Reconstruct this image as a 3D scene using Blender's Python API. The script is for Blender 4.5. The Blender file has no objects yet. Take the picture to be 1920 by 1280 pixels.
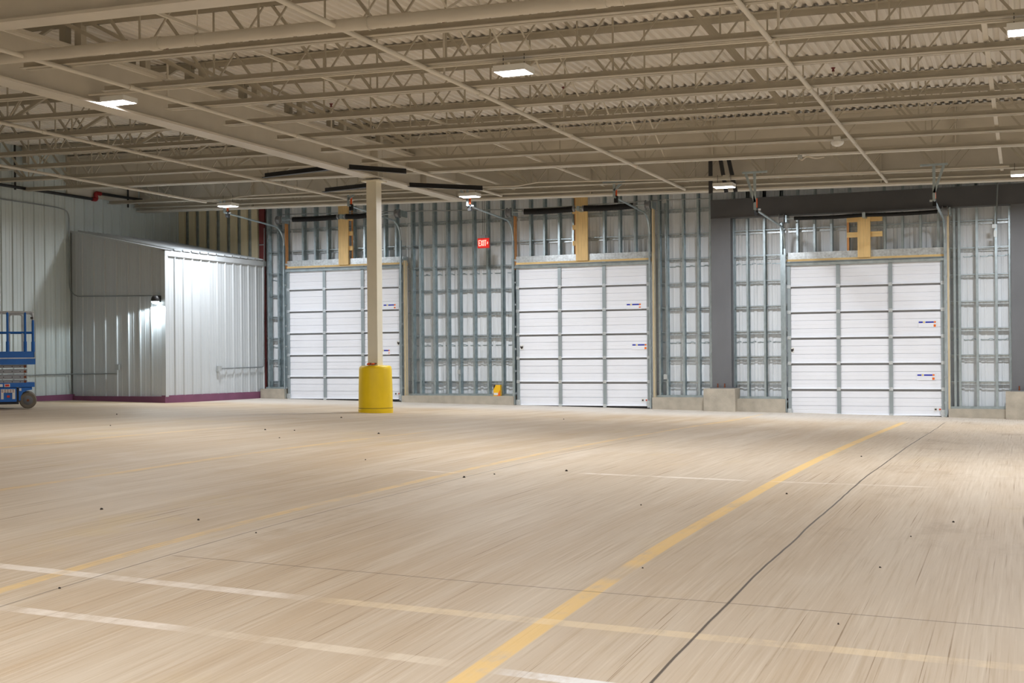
import bpy, math, random
from mathutils import Vector, Matrix
random.seed(7)
S = bpy.context.scene
COL = S.collection

# ------------------------------------------------------------------ camera frame (used for survey of the photo)
F, TH, RH, YH, EZ = 2358.0, math.radians(22.15), math.radians(.5), 661.0, 1.30

def ray(x, y):
    u, v = x-960, YH-y
    c, s = math.cos(RH), math.sin(RH)
    a, b = u*c+v*s, -u*s+v*c
    return (-F*math.sin(TH)+a*math.cos(TH), F*math.cos(TH)+a*math.sin(TH), b)

def px(x, y, Y):
    r = ray(x, y); t = Y/r[1]
    return Vector((r[0]*t, Y, EZ+r[2]*t))

def wx(x, Y=25.45, y=560):
    return px(x, y, Y).x

GP = [(-9, -.1), (0, -.1), (3, -.02), (4.7, .056), (6, .106), (7.35, .136), (8.8, .146), (10.5, .156), (12.4, .154), (15, .126), (18.5, .07), (22.3, .0), (25.3, -.02), (30, -.02)]

def fz(X, Y):
    """height of the gently crowned, sideways falling slab"""
    n = len(GP)
    for i in range(n-1):
        if GP[i][0] <= Y <= GP[i+1][0]:
            x0, y0 = GP[i]; x1, y1 = GP[i+1]
            m0 = (GP[i+1][1]-GP[i-1][1])/(GP[i+1][0]-GP[i-1][0]) if i > 0 else 0
            m1 = (GP[i+2][1]-GP[i][1])/(GP[i+2][0]-GP[i][0]) if i+2 < n else 0
            h = x1-x0; t = (Y-x0)/h
            g = (2*t**3-3*t**2+1)*y0+(t**3-2*t*t+t)*h*m0+(-2*t**3+3*t*t)*y1+(t**3-t*t)*h*m1
            return -.018*X+g
    return -.018*X-.1

def fh(x, y):
    Z = .1
    for _ in range(40):
        r = ray(x, y); t = (Z-EZ)/r[2]
        Z = .5*Z+.5*fz(r[0]*t, r[1]*t)
    return Vector((r[0]*t, r[1]*t, Z))

def zc(X):          # underside of the joists, falls 2 % to the right
    return 4.55-.0203*(X+10.4)

def zd(X):          # underside of the roof deck
    return zc(X)+.925

ORD = ['first', 'second', 'third', 'fourth', 'fifth', 'sixth', 'seventh', 'eighth', 'ninth', 'tenth', 'eleventh', 'twelfth']

# ------------------------------------------------------------------ object helpers
WL = {}

def tag(o, label=None, cat=None, group=None, kind=None):
    if label: o['label'] = label
    if cat: o['category'] = cat
    if group: o['group'] = group
    if kind: o['kind'] = kind
    return o

def thing(name, label, cat, loc=(0, 0, 0), group=None, kind='thing'):
    o = bpy.data.objects.new(name, None); COL.objects.link(o)
    o.empty_display_size = .1
    o.location = loc; WL[o] = Vector(loc)
    return tag(o, label, cat, group, kind)

class MB:
    def __init__(s): s.v, s.f, s.sm = [], [], False
    def poly(s, pts):
        n = len(s.v); s.v += [tuple(p) for p in pts]; s.f.append(tuple(range(n, n+len(pts)))); return s
    def box(s, x0, x1, y0, y1, z0, z1):
        n = len(s.v)
        s.v += [(x0, y0, z0), (x1, y0, z0), (x1, y1, z0), (x0, y1, z0), (x0, y0, z1), (x1, y0, z1), (x1, y1, z1), (x0, y1, z1)]
        s.f += [tuple(n+i for i in q) for q in ((0, 3, 2, 1), (4, 5, 6, 7), (0, 1, 5, 4), (1, 2, 6, 5), (2, 3, 7, 6), (3, 0, 4, 7))]
        return s
    def bar(s, p, q, w, h, up=(0, 0, 1), off=(0, 0)):
        """rectangular bar p->q, w across, h along up"""
        p, q = Vector(p), Vector(q); d = (q-p).normalized(); u = Vector(up)
        a = d.cross(u)
        if a.length < 1e-4: a = d.cross(Vector((0, 1, 0)))
        a.normalize(); b = a.cross(d).normalized()
        return s.sweep([p, q], [(off[0]-w/2, off[1]-h/2), (off[0]+w/2, off[1]-h/2), (off[0]+w/2, off[1]+h/2), (off[0]-w/2, off[1]+h/2)], a, b)
    def sweep(s, pts, prof, a, b, cap=True):
        """closed profile (in axes a,b) carried along straight pts"""
        n = len(s.v); k = len(prof)
        for p in pts:
            for (i, j) in prof: s.v.append(tuple(Vector(p)+a*i+b*j))
        for m in range(len(pts)-1):
            for i in range(k):
                j = (i+1) % k
                s.f.append((n+m*k+i, n+m*k+j, n+(m+1)*k+j, n+(m+1)*k+i))
        if cap:
            s.f.append(tuple(n+i for i in reversed(range(k)))); e = n+(len(pts)-1)*k
            s.f.append(tuple(e+i for i in range(k)))
        return s
    def angle(s, p, q, leg, t, a, b):
        """rolled L section: one leg along a, one along b"""
        a, b = Vector(a), Vector(b)
        return s.sweep([Vector(p), Vector(q)], [(0, 0), (leg, 0), (leg, t), (t, t), (t, leg), (0, leg)], a, b)
    def chan(s, p, q, wd, dp, t, a, b):
        """C section: web along a (wd wide), flanges along b (dp deep)"""
        a, b = Vector(a), Vector(b); h = wd/2
        return s.sweep([Vector(p), Vector(q)], [(-h, 0), (h, 0), (h, dp), (h-t, dp), (h-t, t), (-h+t, t), (-h+t, dp), (-h, dp)], a, b)
    def tube(s, pts, r, n=10, cap=True):
        pts = [Vector(p) for p in pts]; N = len(s.v); m = len(pts)
        rs = r if isinstance(r, (list, tuple)) else [r]*m
        prev = None
        for i, p in enumerate(pts):
            d = ((pts[min(i+1, m-1)]-pts[max(i-1, 0)])).normalized()
            if prev is None:
                a = d.cross(Vector((0, 0, 1)))
                if a.length < 1e-3: a = d.cross(Vector((1, 0, 0)))
            else:
                a = prev-d*prev.dot(d)
            a.normalize(); prev = a; b = d.cross(a)
            for k in range(n):
                t = 2*math.pi*k/n
                s.v.append(tuple(p+(a*math.cos(t)+b*math.sin(t))*rs[i]))
        for i in range(m-1):
            for k in range(n):
                j = (k+1) % n
                s.f.append((N+i*n+k, N+i*n+j, N+(i+1)*n+j, N+(i+1)*n+k))
        if cap:
            s.f.append(tuple(N+k for k in reversed(range(n)))); s.f.append(tuple(N+(m-1)*n+k for k in range(n)))
        s.sm = True
        return s
    def lathe(s, c, prof, n=32, axis='z'):
        """prof: list of (r, h) revolved about axis through c"""
        N = len(s.v); c = Vector(c)
        for (r, h) in prof:
            for k in range(n):
                t = 2*math.pi*k/n
                x, y = r*math.cos(t), r*math.sin(t)
                s.v.append(tuple(c+(Vector((x, y, h)) if axis == 'z' else Vector((h, x, y)) if axis == 'x' else Vector((y, h, x)))))
        for i in range(len(prof)-1):
            for k in range(n):
                j = (k+1) % n
                s.f.append((N+i*n+k, N+i*n+j, N+(i+1)*n+j, N+(i+1)*n+k))
        s.f.append(tuple(N+k for k in reversed(range(n)))); e = N+(len(prof)-1)*n
        s.f.append(tuple(e+k for k in range(n)))
        s.sm = True
        return s
    def mesh(s, name, m, org=Vector((0, 0, 0))):
        me = bpy.data.meshes.new(name)
        me.from_pydata([tuple(Vector(v)-org) for v in s.v], [], s.f)
        me.materials.append(m); me.update()
        if s.sm:
            for p in me.polygons: p.use_smooth = True
            try: me.set_sharp_from_angle(angle=math.radians(40))
            except Exception: pass
        return me
    def part(s, name, m, parent, label=None, kind=None):
        org = WL[parent]
        o = bpy.data.objects.new(name, s.mesh(name, m, org)); COL.objects.link(o)
        o.parent = parent; WL[o] = org
        if label: o['label'] = label
        if kind: o['kind'] = kind
        return o
    def top(s, name, m, label, cat, group=None, kind='thing', org=None):
        if org is None:
            xs, ys, zs = zip(*s.v); org = ((min(xs)+max(xs))/2, (min(ys)+max(ys))/2, min(zs))
        org = Vector(org)
        o = bpy.data.objects.new(name, s.mesh(name, m, org)); COL.objects.link(o)
        o.location = org; WL[o] = org
        return tag(o, label, cat, group, kind)

def kids(o):
    return [c for c in bpy.data.objects if c.parent == o]

def arc(c, r, a0, a1, n, u, w):
    c, u, w = Vector(c), Vector(u), Vector(w)
    return [c+u*(r*math.cos(a0+(a1-a0)*i/n))+w*(r*math.sin(a0+(a1-a0)*i/n)) for i in range(n+1)]

def fillet(pts, r, n=6):
    """polyline with rounded corners"""
    pts = [Vector(p) for p in pts]; out = [pts[0]]
    for i in range(1, len(pts)-1):
        a, b, c = pts[i-1], pts[i], pts[i+1]
        d0, d1 = (a-b), (c-b); k = min(r, d0.length*.45, d1.length*.45)
        p, q = b+d0.normalized()*k, b+d1.normalized()*k
        for j in range(n+1):
            t = j/n; out.append(p*(1-t)**2+b*2*t*(1-t)+q*t*t)
    out.append(pts[-1]); return out

# ------------------------------------------------------------------ materials
def newmat(name):
    m = bpy.data.materials.new(name); m.use_nodes = True
    nt = m.node_tree; nt.nodes.clear()
    out = nt.nodes.new('ShaderNodeOutputMaterial'); b = nt.nodes.new('ShaderNodeBsdfPrincipled')
    nt.links.new(b.outputs[0], out.inputs[0])
    return m, nt, b

def s2l(c):
    return tuple((x/255/12.92 if x/255 < .04045 else ((x/255+.055)/1.055)**2.4) for x in c)

def mat(name, rgb, rough=.5, metal=0., var=.12, scale=3., stretch=(1, 1, 1), bump=0., bscale=40., emit=None):
    """painted / rolled surface with a little procedural mottling"""
    m, nt, b = newmat(name); N, L = nt.nodes, nt.links
    c = s2l(rgb)
    tc = N.new('ShaderNodeTexCoord'); mp = N.new('ShaderNodeMapping'); mp.inputs['Scale'].default_value = stretch
    L.new(tc.outputs['Object'], mp.inputs[0])
    no = N.new('ShaderNodeTexNoise'); no.inputs['Scale'].default_value = scale; no.inputs['Detail'].default_value = 4
    L.new(mp.outputs[0], no.inputs['Vector'])
    rp = N.new('ShaderNodeValToRGB')
    rp.color_ramp.elements[0].position = .3; rp.color_ramp.elements[1].position = .7
    rp.color_ramp.elements[0].color = tuple(x*(1-var) for x in c)+(1,)
    rp.color_ramp.elements[1].color = tuple(min(1, x*(1+var)) for x in c)+(1,)
    L.new(no.outputs[0], rp.inputs[0]); L.new(rp.outputs[0], b.inputs['Base Color'])
    b.inputs['Roughness'].default_value = rough; b.inputs['Metallic'].default_value = metal
    if bump:
        n2 = N.new('ShaderNodeTexNoise'); n2.inputs['Scale'].default_value = bscale; L.new(mp.outputs[0], n2.inputs['Vector'])
        bp = N.new('ShaderNodeBump'); bp.inputs['Strength'].default_value = bump; bp.inputs['Distance'].default_value = .01
        L.new(n2.outputs[0], bp.inputs['Height']); L.new(bp.outputs[0], b.inputs['Normal'])
    if emit:
        b.inputs['Emission Color'].default_value = emit[0]+(1,); b.inputs['Emission Strength'].default_value = emit[1]
    return m

M = {}
M['cream'] = mat('cream_paint', (208, 202, 189), .5, var=.06, scale=2)
M['joist'] = mat('joist_paint', (182, 175, 159), .55, var=.08, scale=3)
M['creamlight'] = mat('column_paint', (234, 228, 208), .5, var=.05, scale=2)
M['deck'] = mat('deck_paint', (230, 225, 216), .55, var=.08, scale=1.5, stretch=(1, .2, 1))
M['sheet'] = mat('liner_sheet', (205, 215, 216), .38, metal=.15, var=.04, scale=2, stretch=(1, 1, .2))
M['sheet2'] = mat('enclosure_sheet', (198, 204, 208), .42, metal=.1, var=.03, scale=2, stretch=(1, 1, .2))
M['siding'] = mat('siding_back', (238, 242, 246), .45, metal=.0, var=.06, scale=3, stretch=(2, 1, .25))
M['tan'] = mat('tan_panel', (236, 224, 190), .6, var=.1, scale=2, stretch=(3, 1, .3))
M['zinc'] = mat('galvanised_steel', (178, 192, 198), .36, metal=.75, var=.14, scale=9)
M['zincbright'] = mat('spangled_zinc', (212, 219, 223), .32, metal=.55, var=.2, scale=22)
M['dark'] = mat('dark_grey_primer', (104, 106, 110), .5, var=.12, scale=2, stretch=(1, 1, .4))
M['lintel'] = mat('dark_primer_shaded', (80, 81, 84), .5, var=.1, scale=2)  # the columns' dark grey, darkened to paint in the shade on the lintel
M['brace'] = mat('black_steel', (42, 42, 44), .5, var=.15)
M['red'] = mat('red_oxide_primer', (112, 52, 52), .6, var=.2)
M['purple'] = mat('plum_curb_paint', (124, 74, 104), .6, var=.14, scale=2)
M['door'] = mat('white_door_skin', (236, 239, 246), .38, var=.015, scale=2)
M['stile'] = mat('door_stile', (160, 171, 176), .4, metal=.4, var=.06, scale=4)
M['wood'] = mat('pine_lumber', (238, 204, 142), .6, var=.12, scale=3, stretch=(12, 12, .8))
M['woodpale'] = mat('weathered_pine', (222, 204, 170), .65, var=.1, scale=3, stretch=(12, 12, .8))
M['woodh'] = mat('pine_board_flat', (240, 206, 142), .6, var=.1, scale=3, stretch=(.8, 12, 12))
M['woodo'] = mat('orange_lumber', (208, 150, 94), .65, var=.16, scale=3, stretch=(12, 12, .8))
M['concrete'] = mat('curb_concrete', (176, 168, 154), .85, var=.16, scale=4, bump=.3, bscale=30)
M['yellow'] = mat('safety_yellow', (242, 206, 6), .45, var=.05, scale=3)
M['black'] = mat('black_rubber', (9, 9, 10), .75, var=.2)
M['pipe'] = mat('black_pipe', (34, 34, 36), .45, var=.2)
M['redpaint'] = mat('red_fitting', (150, 26, 28), .45, var=.1)
M['conduit'] = mat('emt_conduit', (150, 156, 158), .35, metal=.7, var=.08)
M['greybox'] = mat('outlet_box', (186, 190, 190), .4, metal=.4, var=.08)
M['blue'] = mat('lift_blue', (12, 100, 186), .42, var=.1, scale=5)
M['railw'] = mat('worn_rail', (190, 194, 198), .4, metal=.3, var=.2, scale=12)
M['liftgrey'] = mat('scissor_grey', (146, 148, 152), .45, metal=.3, var=.1)
M['tyre'] = mat('tyre_rubber', (112, 104, 92), .85, var=.15)
M['rim'] = mat('wheel_rim', (96, 98, 102), .5, var=.15)
M['decalw'] = mat('white_decal', (226, 224, 220), .5, var=.04)
M['decalr'] = mat('red_decal', (206, 52, 36), .5, var=.1)
M['decalb'] = mat('blue_decal', (28, 46, 170), .5, var=.15, scale=30)
M['decalo'] = mat('orange_decal', (236, 112, 22), .5, var=.05)
M['decaly'] = mat('yellow_decal', (226, 200, 110), .5, var=.05)
M['decaldark'] = mat('dark_print', (52, 44, 44), .5, var=.05)
M['cartony'] = mat('yellow_carton', (238, 186, 30), .5, var=.06)
M['orange'] = mat('orange_bumper', (226, 92, 32), .5, var=.1)
M['white'] = mat('white_plastic', (230, 230, 226), .4, var=.03)
M['exitface'] = mat('exit_red', (214, 40, 34), .4, var=.03, emit=((.75, .03, .02), .55))
M['exitletter'] = mat('exit_letter', (255, 170, 150), .4, var=.02, emit=((1., .5, .42), 1.4))
M['led'] = mat('led_lens', (255, 255, 255), .4, var=0., emit=((.93, .9, 1.), 14.))
M['rust'] = mat('rusty_hook', (120, 62, 30), .7, var=.3, scale=30)
M['glow'] = mat('wallpack_lens', (255, 255, 255), .4, var=0., emit=((.85, .97, 1.), 14.))
M['stone'] = mat('dark_crumb', (60, 54, 48), .9, var=.2)
M['plain'] = mat('far_wall', (196, 196, 190), .6, var=.04)

def floor_material():
    m, nt, b = newmat('broomed_concrete'); N, L = nt.nodes, nt.links
    tc = N.new('ShaderNodeTexCoord'); sp = N.new('ShaderNodeSeparateXYZ'); L.new(tc.outputs['Object'], sp.inputs[0])
    X, Y = sp.outputs[0], sp.outputs[1]
    def mth(op, a, bb=None, c=None, clamp=False):
        n = N.new('ShaderNodeMath'); n.operation = op; n.use_clamp = clamp
        for i, v in enumerate((a, bb, c)):
            if v is None: continue
            if isinstance(v, (int, float)): n.inputs[i].default_value = v
            else: L.new(v, n.inputs[i])
        return n.outputs[0]
    def noise(sx, sy, scale=1., detail=4., rough=.55):
        mp = N.new('ShaderNodeMapping'); mp.inputs['Scale'].default_value = (sx, sy, 1); L.new(tc.outputs['Object'], mp.inputs[0])
        n = N.new('ShaderNodeTexNoise'); n.inputs['Scale'].default_value = scale; n.inputs['Detail'].default_value = detail; n.inputs['Roughness'].default_value = rough
        L.new(mp.outputs[0], n.inputs['Vector']); return n.outputs[0]
    def mr(v, a, bb, c=0., d=1., smooth=True):
        n = N.new('ShaderNodeMapRange'); n.inputs['From Min'].default_value = a; n.inputs['From Max'].default_value = bb
        n.inputs['To Min'].default_value = c; n.inputs['To Max'].default_value = d
        if smooth: n.interpolation_type = 'SMOOTHSTEP'
        L.new(v, n.inputs['Value']); return n.outputs[0]
    def mix(f, a, bb):
        n = N.new('ShaderNodeMix'); n.data_type = 'RGBA'
        for k, v in ((6, a), (7, bb)):
            if isinstance(v, tuple): n.inputs[k].default_value = v+(1,)
            else: L.new(v, n.inputs[k])
        if isinstance(f, (int, float)): n.inputs[0].default_value = f
        else: L.new(f, n.inputs[0])
        return n.outputs[2]
    big = noise(.35, .25, 1., 5.)
    streak = noise(3.2, .22, 1., 6., .65)
    fine = noise(55., 1.1, 1., 3., .6)
    blot = noise(.9, .7, 1., 6., .6)
    base = mix(mr(big, .35, .65), s2l((176, 153, 124)), s2l((186, 167, 143)))
    base = mix(mr(streak, .42, .66, 0, .5), base, s2l((202, 188, 168)))
    base = mix(mr(streak, .46, .26, 0, .4), base, s2l((178, 150, 112)))
    base = mix(mr(noise(.8, .5, 1., 5., .65), .58, .74, 0, .35), base, s2l((196, 168, 104)))
    base = mix(mr(blot, .56, .78, 0, .55), base, s2l((168, 142, 108)))
    base = mix(mr(blot, .4, .24, 0, .35), base, s2l((208, 196, 180)))
    # greyer strip along dock wall paints in door light; paler toward right-hand bay
    grey = mth('MULTIPLY', mr(mth('ADD', Y, mth('MULTIPLY', big, 3.)), 23.2, 25.8), .7)
    base = mix(grey, base, s2l((212, 208, 202)))
    rt = mth('MULTIPLY', mr(mth('ADD', X, mth('MULTIPLY', big, 2.)), -4.2, .8), .45)
    base = mix(rt, base, s2l((196, 182, 164)))
    # broom texture
    base = mix(mr(fine, .5, .3, 0, .34), base, s2l((156, 132, 100)))
    groove = noise(75., .5, 1., 2., .5)
    base = mix(mth('MULTIPLY', mr(groove, .36, .27), mr(blot, .35, .6)), base, s2l((134, 110, 80)))
    base = mix(mr(fine, .52, .72, 0, .2), base, s2l((228, 216, 198)))
    wear = noise(2.4, 1.6, 1., 6., .7)
    wearf = noise(9., 5., 1., 5., .7)
    def band(cond, colr, amt, lo=.38, hi=.58):
        nonlocal base
        k = mth('MULTIPLY', cond, mr(mth('ADD', mth('MULTIPLY', wear, .6), mth('MULTIPLY', wearf, .4)), lo, hi, .12, 1.))
        base = mix(mth('MULTIPLY', k, amt), base, colr)
    def along_y(c, w, y0, y1):
        d = mth('ABSOLUTE', mth('SUBTRACT', X, c))
        f = mr(d, w, w*.72)
        return mth('MULTIPLY', f, mth('MULTIPLY', mr(Y, y0, y0+.3), mr(Y, y1, y1-1.2)))
    def between(p, q, w):
        p, q = Vector(p[:2]), Vector(q[:2]); dl = (q-p).length; d = (q-p)/dl
        rx, ry = mth('SUBTRACT', X, p.x), mth('SUBTRACT', Y, p.y)
        t = mth('ADD', mth('MULTIPLY', rx, d.x), mth('MULTIPLY', ry, d.y))
        e = mth('ABSOLUTE', mth('SUBTRACT', mth('MULTIPLY', ry, d.x), mth('MULTIPLY', rx, d.y)))
        f = mr(e, w, w*.7)
        return mth('MULTIPLY', f, mth('MULTIPLY', mr(t, 0, .25), mr(t, dl, dl-.25)))
    yel = s2l((228, 188, 108))
    band(mth('MULTIPLY', along_y(-1.955, .058, 0, 23.4), mth('SUBTRACT', 1., mth('MULTIPLY', mth('MULTIPLY', mr(Y, 6.0, 6.2), mr(Y, 6.6, 6.35)), .85))), yel, .74, .3, .5)
    band(along_y(-4.70, .05, 0, 25.0), yel, .5)
    band(along_y(-7.36, .06, 6, 15.5), yel, .4)
    band(along_y(-10.07, .06, 6, 15.5), yel, .35)
    wht = s2l((236, 226, 214))
    band(between((-5.6, 5.27), (-3.1, 5.2), .055), wht, .6, .34, .6)
    band(between((-3.2, 5.2), (2.5, 5.19), .055), s2l((228, 206, 168)), .5, .36, .56)
    band(between((-5.6, 4.56), (-3.3, 4.53), .05), wht, .6, .36, .58)
    band(between((-3.4, 4.53), (-2.0, 4.47), .05), s2l((226, 212, 190)), .5, .36, .58)
    band(between((-1.95, 4.45), (-1.2, 4.42), .045), s2l((232, 232, 232)), .75, .36, .56)
    band(between((-3.75, 10.6), (-2.1, 10.66), .05), wht, .7)
    band(between((-2.1, 10.66), (-.6, 10.85), .04), wht, .4)
    band(between((-5.3, 10.2), (-4.55, 10.15), .03), wht, .5)
    # pale wash beside the second joint
    band(along_y(-4.32, .22, 5, 14), s2l((206, 194, 178)), .35)
    wob = mth('MULTIPLY', mth('SUBTRACT', noise(.6, .6, 1., 3.), .5), .05)
    def joint(cond, amt):
        nonlocal base
        base = mix(mth('MULTIPLY', cond, amt), base, s2l((58, 46, 34)))
        return cond
    def jy(c, w, y0, y1):
        d = mth('ABSOLUTE', mth('SUBTRACT', mth('ADD', X, wob), c))
        return mth('MULTIPLY', mr(d, w, w*.4), mth('MULTIPLY', mr(Y, y0, y0+.05), mr(Y, y1, y1-.05)))
    def jx(c, w, x0, x1):
        d = mth('ABSOLUTE', mth('SUBTRACT', mth('ADD', Y, wob), c))
        return mth('MULTIPLY', mr(d, w, w*.4), mth('MULTIPLY', mr(X, x0, x0+.05), mr(X, x1, x1-.05)))
    j1 = joint(jy(-1.29, .009, 0, 23.2), .9)
    j2 = joint(jy(-4.46, .008, 0, 16), .6)
    j3 = joint(jx(5.81, .007, -4.46, 7), .6)
    j4 = joint(jx(14.2, .012, -4.4, 7), .35)
    j5 = joint(between((-4.14, 5.75), (-4.2, 5.0), .006), .5)
    # oily smudges in the right bay
    sm = mth('MULTIPLY', mr(noise(1.5, .8, 1., 6., .7), .52, .74), mth('MULTIPLY', mr(X, -2.6, -.9), mr(Y, 6., 9.)))
    base = mix(mth('MULTIPLY', sm, .5), base, s2l((138, 114, 86)))
    L.new(base, b.inputs['Base Color'])
    b.inputs['Roughness'].default_value = .62
    hgt = mth('ADD', mth('ADD', mth('MULTIPLY', fine, .4), mth('MULTIPLY', groove, .4)), mth('MULTIPLY', wearf, .25))
    hgt = mth('SUBTRACT', hgt, mth('ADD', j1, j3))
    bp = N.new('ShaderNodeBump'); bp.inputs['Strength'].default_value = .35; bp.inputs['Distance'].default_value = .006
    L.new(hgt, bp.inputs['Height']); L.new(bp.outputs[0], b.inputs['Normal'])
    return m

# ------------------------------------------------------------------ setting
XL, XR, YF, YB = -19.2, 7.0, -8.0, 25.65      # left wall, right wall, wall behind the camera, back siding

def floor():
    mb = MB(); xs = [XL-.2+i*(XR-XL+.4)/52 for i in range(53)]; ys = [YF-.2+i*(YB-YF+.4)/120 for i in range(121)]
    mb.v = [(x, y, fz(x, y)) for y in ys for x in xs]
    n = len(xs)
    mb.f = [(j*n+i, j*n+i+1, (j+1)*n+i+1, (j+1)*n+i) for j in range(len(ys)-1) for i in range(n-1)]
    mb.sm = True
    mb.top('floor', floor_material(), 'broom-finished tan concrete slab with worn yellow and white lines', 'floor', kind='structure', org=(0, 0, 0))
floor()

def ribbed(u0, u1, pitch, prof):
    """list of (u, depth) along a ribbed sheet"""
    out = []; u = u0
    while u < u1-1e-6:
        for (a, d) in prof:
            if u+a*pitch <= u1: out.append((u+a*pitch, d))
        u += pitch
    out.append((u1, prof[0][1])); return out

def deck():
    mb = MB(); pr = ribbed(XL, XR, .128, [(0, 0), (.40, 0), (.54, .038), (.86, .038)])
    n = len(pr)
    for Y in (YF, YB): mb.v += [(x, Y, zd(x)+d) for x, d in pr]
    mb.f = [(i, n+i, n+i+1, i+1) for i in range(n-1)]
    mb.top('ceiling', M['deck'], 'ribbed cream roof deck above the open steel joists', 'ceiling', kind='structure', org=(0, 0, 0))
deck()

def sheet_x(name, x0, x1, Y, zlo, zhi, m, pitch, prof, label, cat, sgn=-1, kind='structure', parent=None, plabel=None):
    """vertical ribbed sheet in an XZ plane; zlo/zhi functions of x, ribs stand out toward sgn*Y"""
    mb = MB(); pr = ribbed(x0, x1, pitch, prof); n = len(pr)
    mb.v = [(x, Y+sgn*d, zlo(x)) for x, d in pr]+[(x, Y+sgn*d, zhi(x)) for x, d in pr]
    mb.f = [(i, i+1, n+i+1, n+i) for i in range(n-1)]
    if parent: return mb.part(name, m, parent, plabel)
    return mb.top(name, m, label, cat, kind=kind)

def sheet_y(name, X, y0, y1, zlo, zhi, m, pitch, prof, label, cat, sgn=1, kind='structure', parent=None):
    mb = MB(); pr = ribbed(y0, y1, pitch, prof); n = len(pr)
    mb.v = [(X+sgn*d, y, zlo(y)) for y, d in pr]+[(X+sgn*d, y, zhi(y)) for y, d in pr]
    mb.f = [(i, i+1, n+i+1, n+i) for i in range(n-1)]
    if parent: return mb.part(name, m, parent)
    return mb.top(name, m, label, cat, kind=kind)

RIB = [(0, 0), (.30, 0), (.34, .006), (.38, 0), (.62, 0), (.66, .006), (.70, 0), (.86, 0), (.90, .028), (.97, .028)]
sheet_y('wall_left', XL, YF, 23.98, lambda y: fz(XL, y)-.05, lambda y: zd(XL)+.05, M['sheet'], .305, RIB,
        'pale ribbed metal liner wall at the left behind the blue lift', 'wall')
sheet_x('wall_back', XL, XR, YB, lambda x: fz(x, YB)-.1, lambda x: zd(x)+.05, M['siding'], .305,
        [(0, 0), (.22, 0), (.28, .02), (.44, .02), (.50, 0), (.66, 0), (.70, .007), (.78, .007), (.82, 0)],
        'bare inside of the ribbed metal siding behind the stud framing', 'wall')
MB().box(XR, XR+.1, YF, YB, -.6, 5.6).top('wall_right', M['plain'], 'plain pale wall closing the hall out of frame', 'wall', kind='structure')
MB().box(XL, XR, YF-.1, YF, -.6, 6.).top('wall_front', M['plain'], 'plain pale wall behind the photographer', 'wall', kind='structure')
mb = MB(); mb.box(XL+.03, XL+.09, YF, 21.72, 0, 1)
mb.v = [(x, y, fz(XL, y)-.04 if z == 0 else fz(XL, y)+.13) for x, y, z in mb.v]
mb.top('baseboard_left', M['purple'], 'plum painted curb along the foot of the left wall', 'curb', kind='structure')
# upper left return in beige paint and the strip of left wall beyond the edge girder
MB().box(XL+.0, XL+.05, 21.6, 23.95, zc(XL)+.1, zd(XL)).top('trim_1', M['cream'], 'beige painted strip of wall above the left end of the edge girder', 'trim', kind='structure')
sheet_y('wall_corner', XL, 23.98, YB, lambda y: fz(XL, y), lambda y: zd(XL)+.05, M['sheet'], .305, RIB, 'last ribbed strip of left wall in the far corner', 'wall')
# tan insulated panel in the corner above the enclosure
pt = MB()
xa, xb = XL+.02, -16.78
n = 8; w = (xb-xa)/n
pg_ = MB()
for i in range(n):
    x0 = xa+i*w
    pt.box(x0, x0+w*.58, 25.50, 25.56, .4, 5.2); pg_.box(x0+w*.58, x0+w, 25.58, 25.61, .4, 5.2)
pg_.top('trim_3', M['zinc'], 'galvanised strips between the tan panels in the far left corner', 'trim', kind='structure')
pt.top('trim_2', M['tan'], 'tan insulated panels in the far left corner above the enclosure roof', 'panel', kind='structure')

# ------------------------------------------------------------------ steel frame
def ibeam(name, p, q, zb, zt, fw, label, cat, axis, m='cream', stiff=()):
    """zb/zt: functions of X; axis 'x' or 'y'"""
    r = thing(name, label, cat, (min(p[0], q[0]), min(p[1], q[1]), zb(p[0])))
    P, Q = Vector(p), Vector(q); tf = .03
    def box4(w, lo, hi):
        mb = MB()
        if axis == 'y':
            mb.box(P.x-w/2, P.x+w/2, P.y, Q.y, lo(P.x), hi(P.x))
        else:
            mb.box(P.x, Q.x, P.y-w/2, P.y+w/2, 0, 1)
            mb.v = [(x, y, lo(x) if z == 0 else hi(x)) for x, y, z in mb.v]
        return mb
    box4(fw, zb, lambda x: zb(x)+tf).part('bottom_flange', M[m], r)
    box4(fw, lambda x: zt(x)-tf, zt).part('top_flange', M[m], r)
    box4(.02, lambda x: zb(x)+tf, lambda x: zt(x)-tf).part('web', M[m], r)
    for t in stiff:
        mb = MB()
        if axis == 'y': mb.box(P.x-fw/2+.01, P.x+fw/2-.01, t-.008, t+.008, zb(P.x)+tf, zt(P.x)-tf)
        else: mb.box(t-.008, t+.008, P.y-fw/2+.01, P.y+fw/2-.01, zb(t)+tf, zt(t)-tf)
        mb.part('stiffener', M[m], r)
    return r

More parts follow.
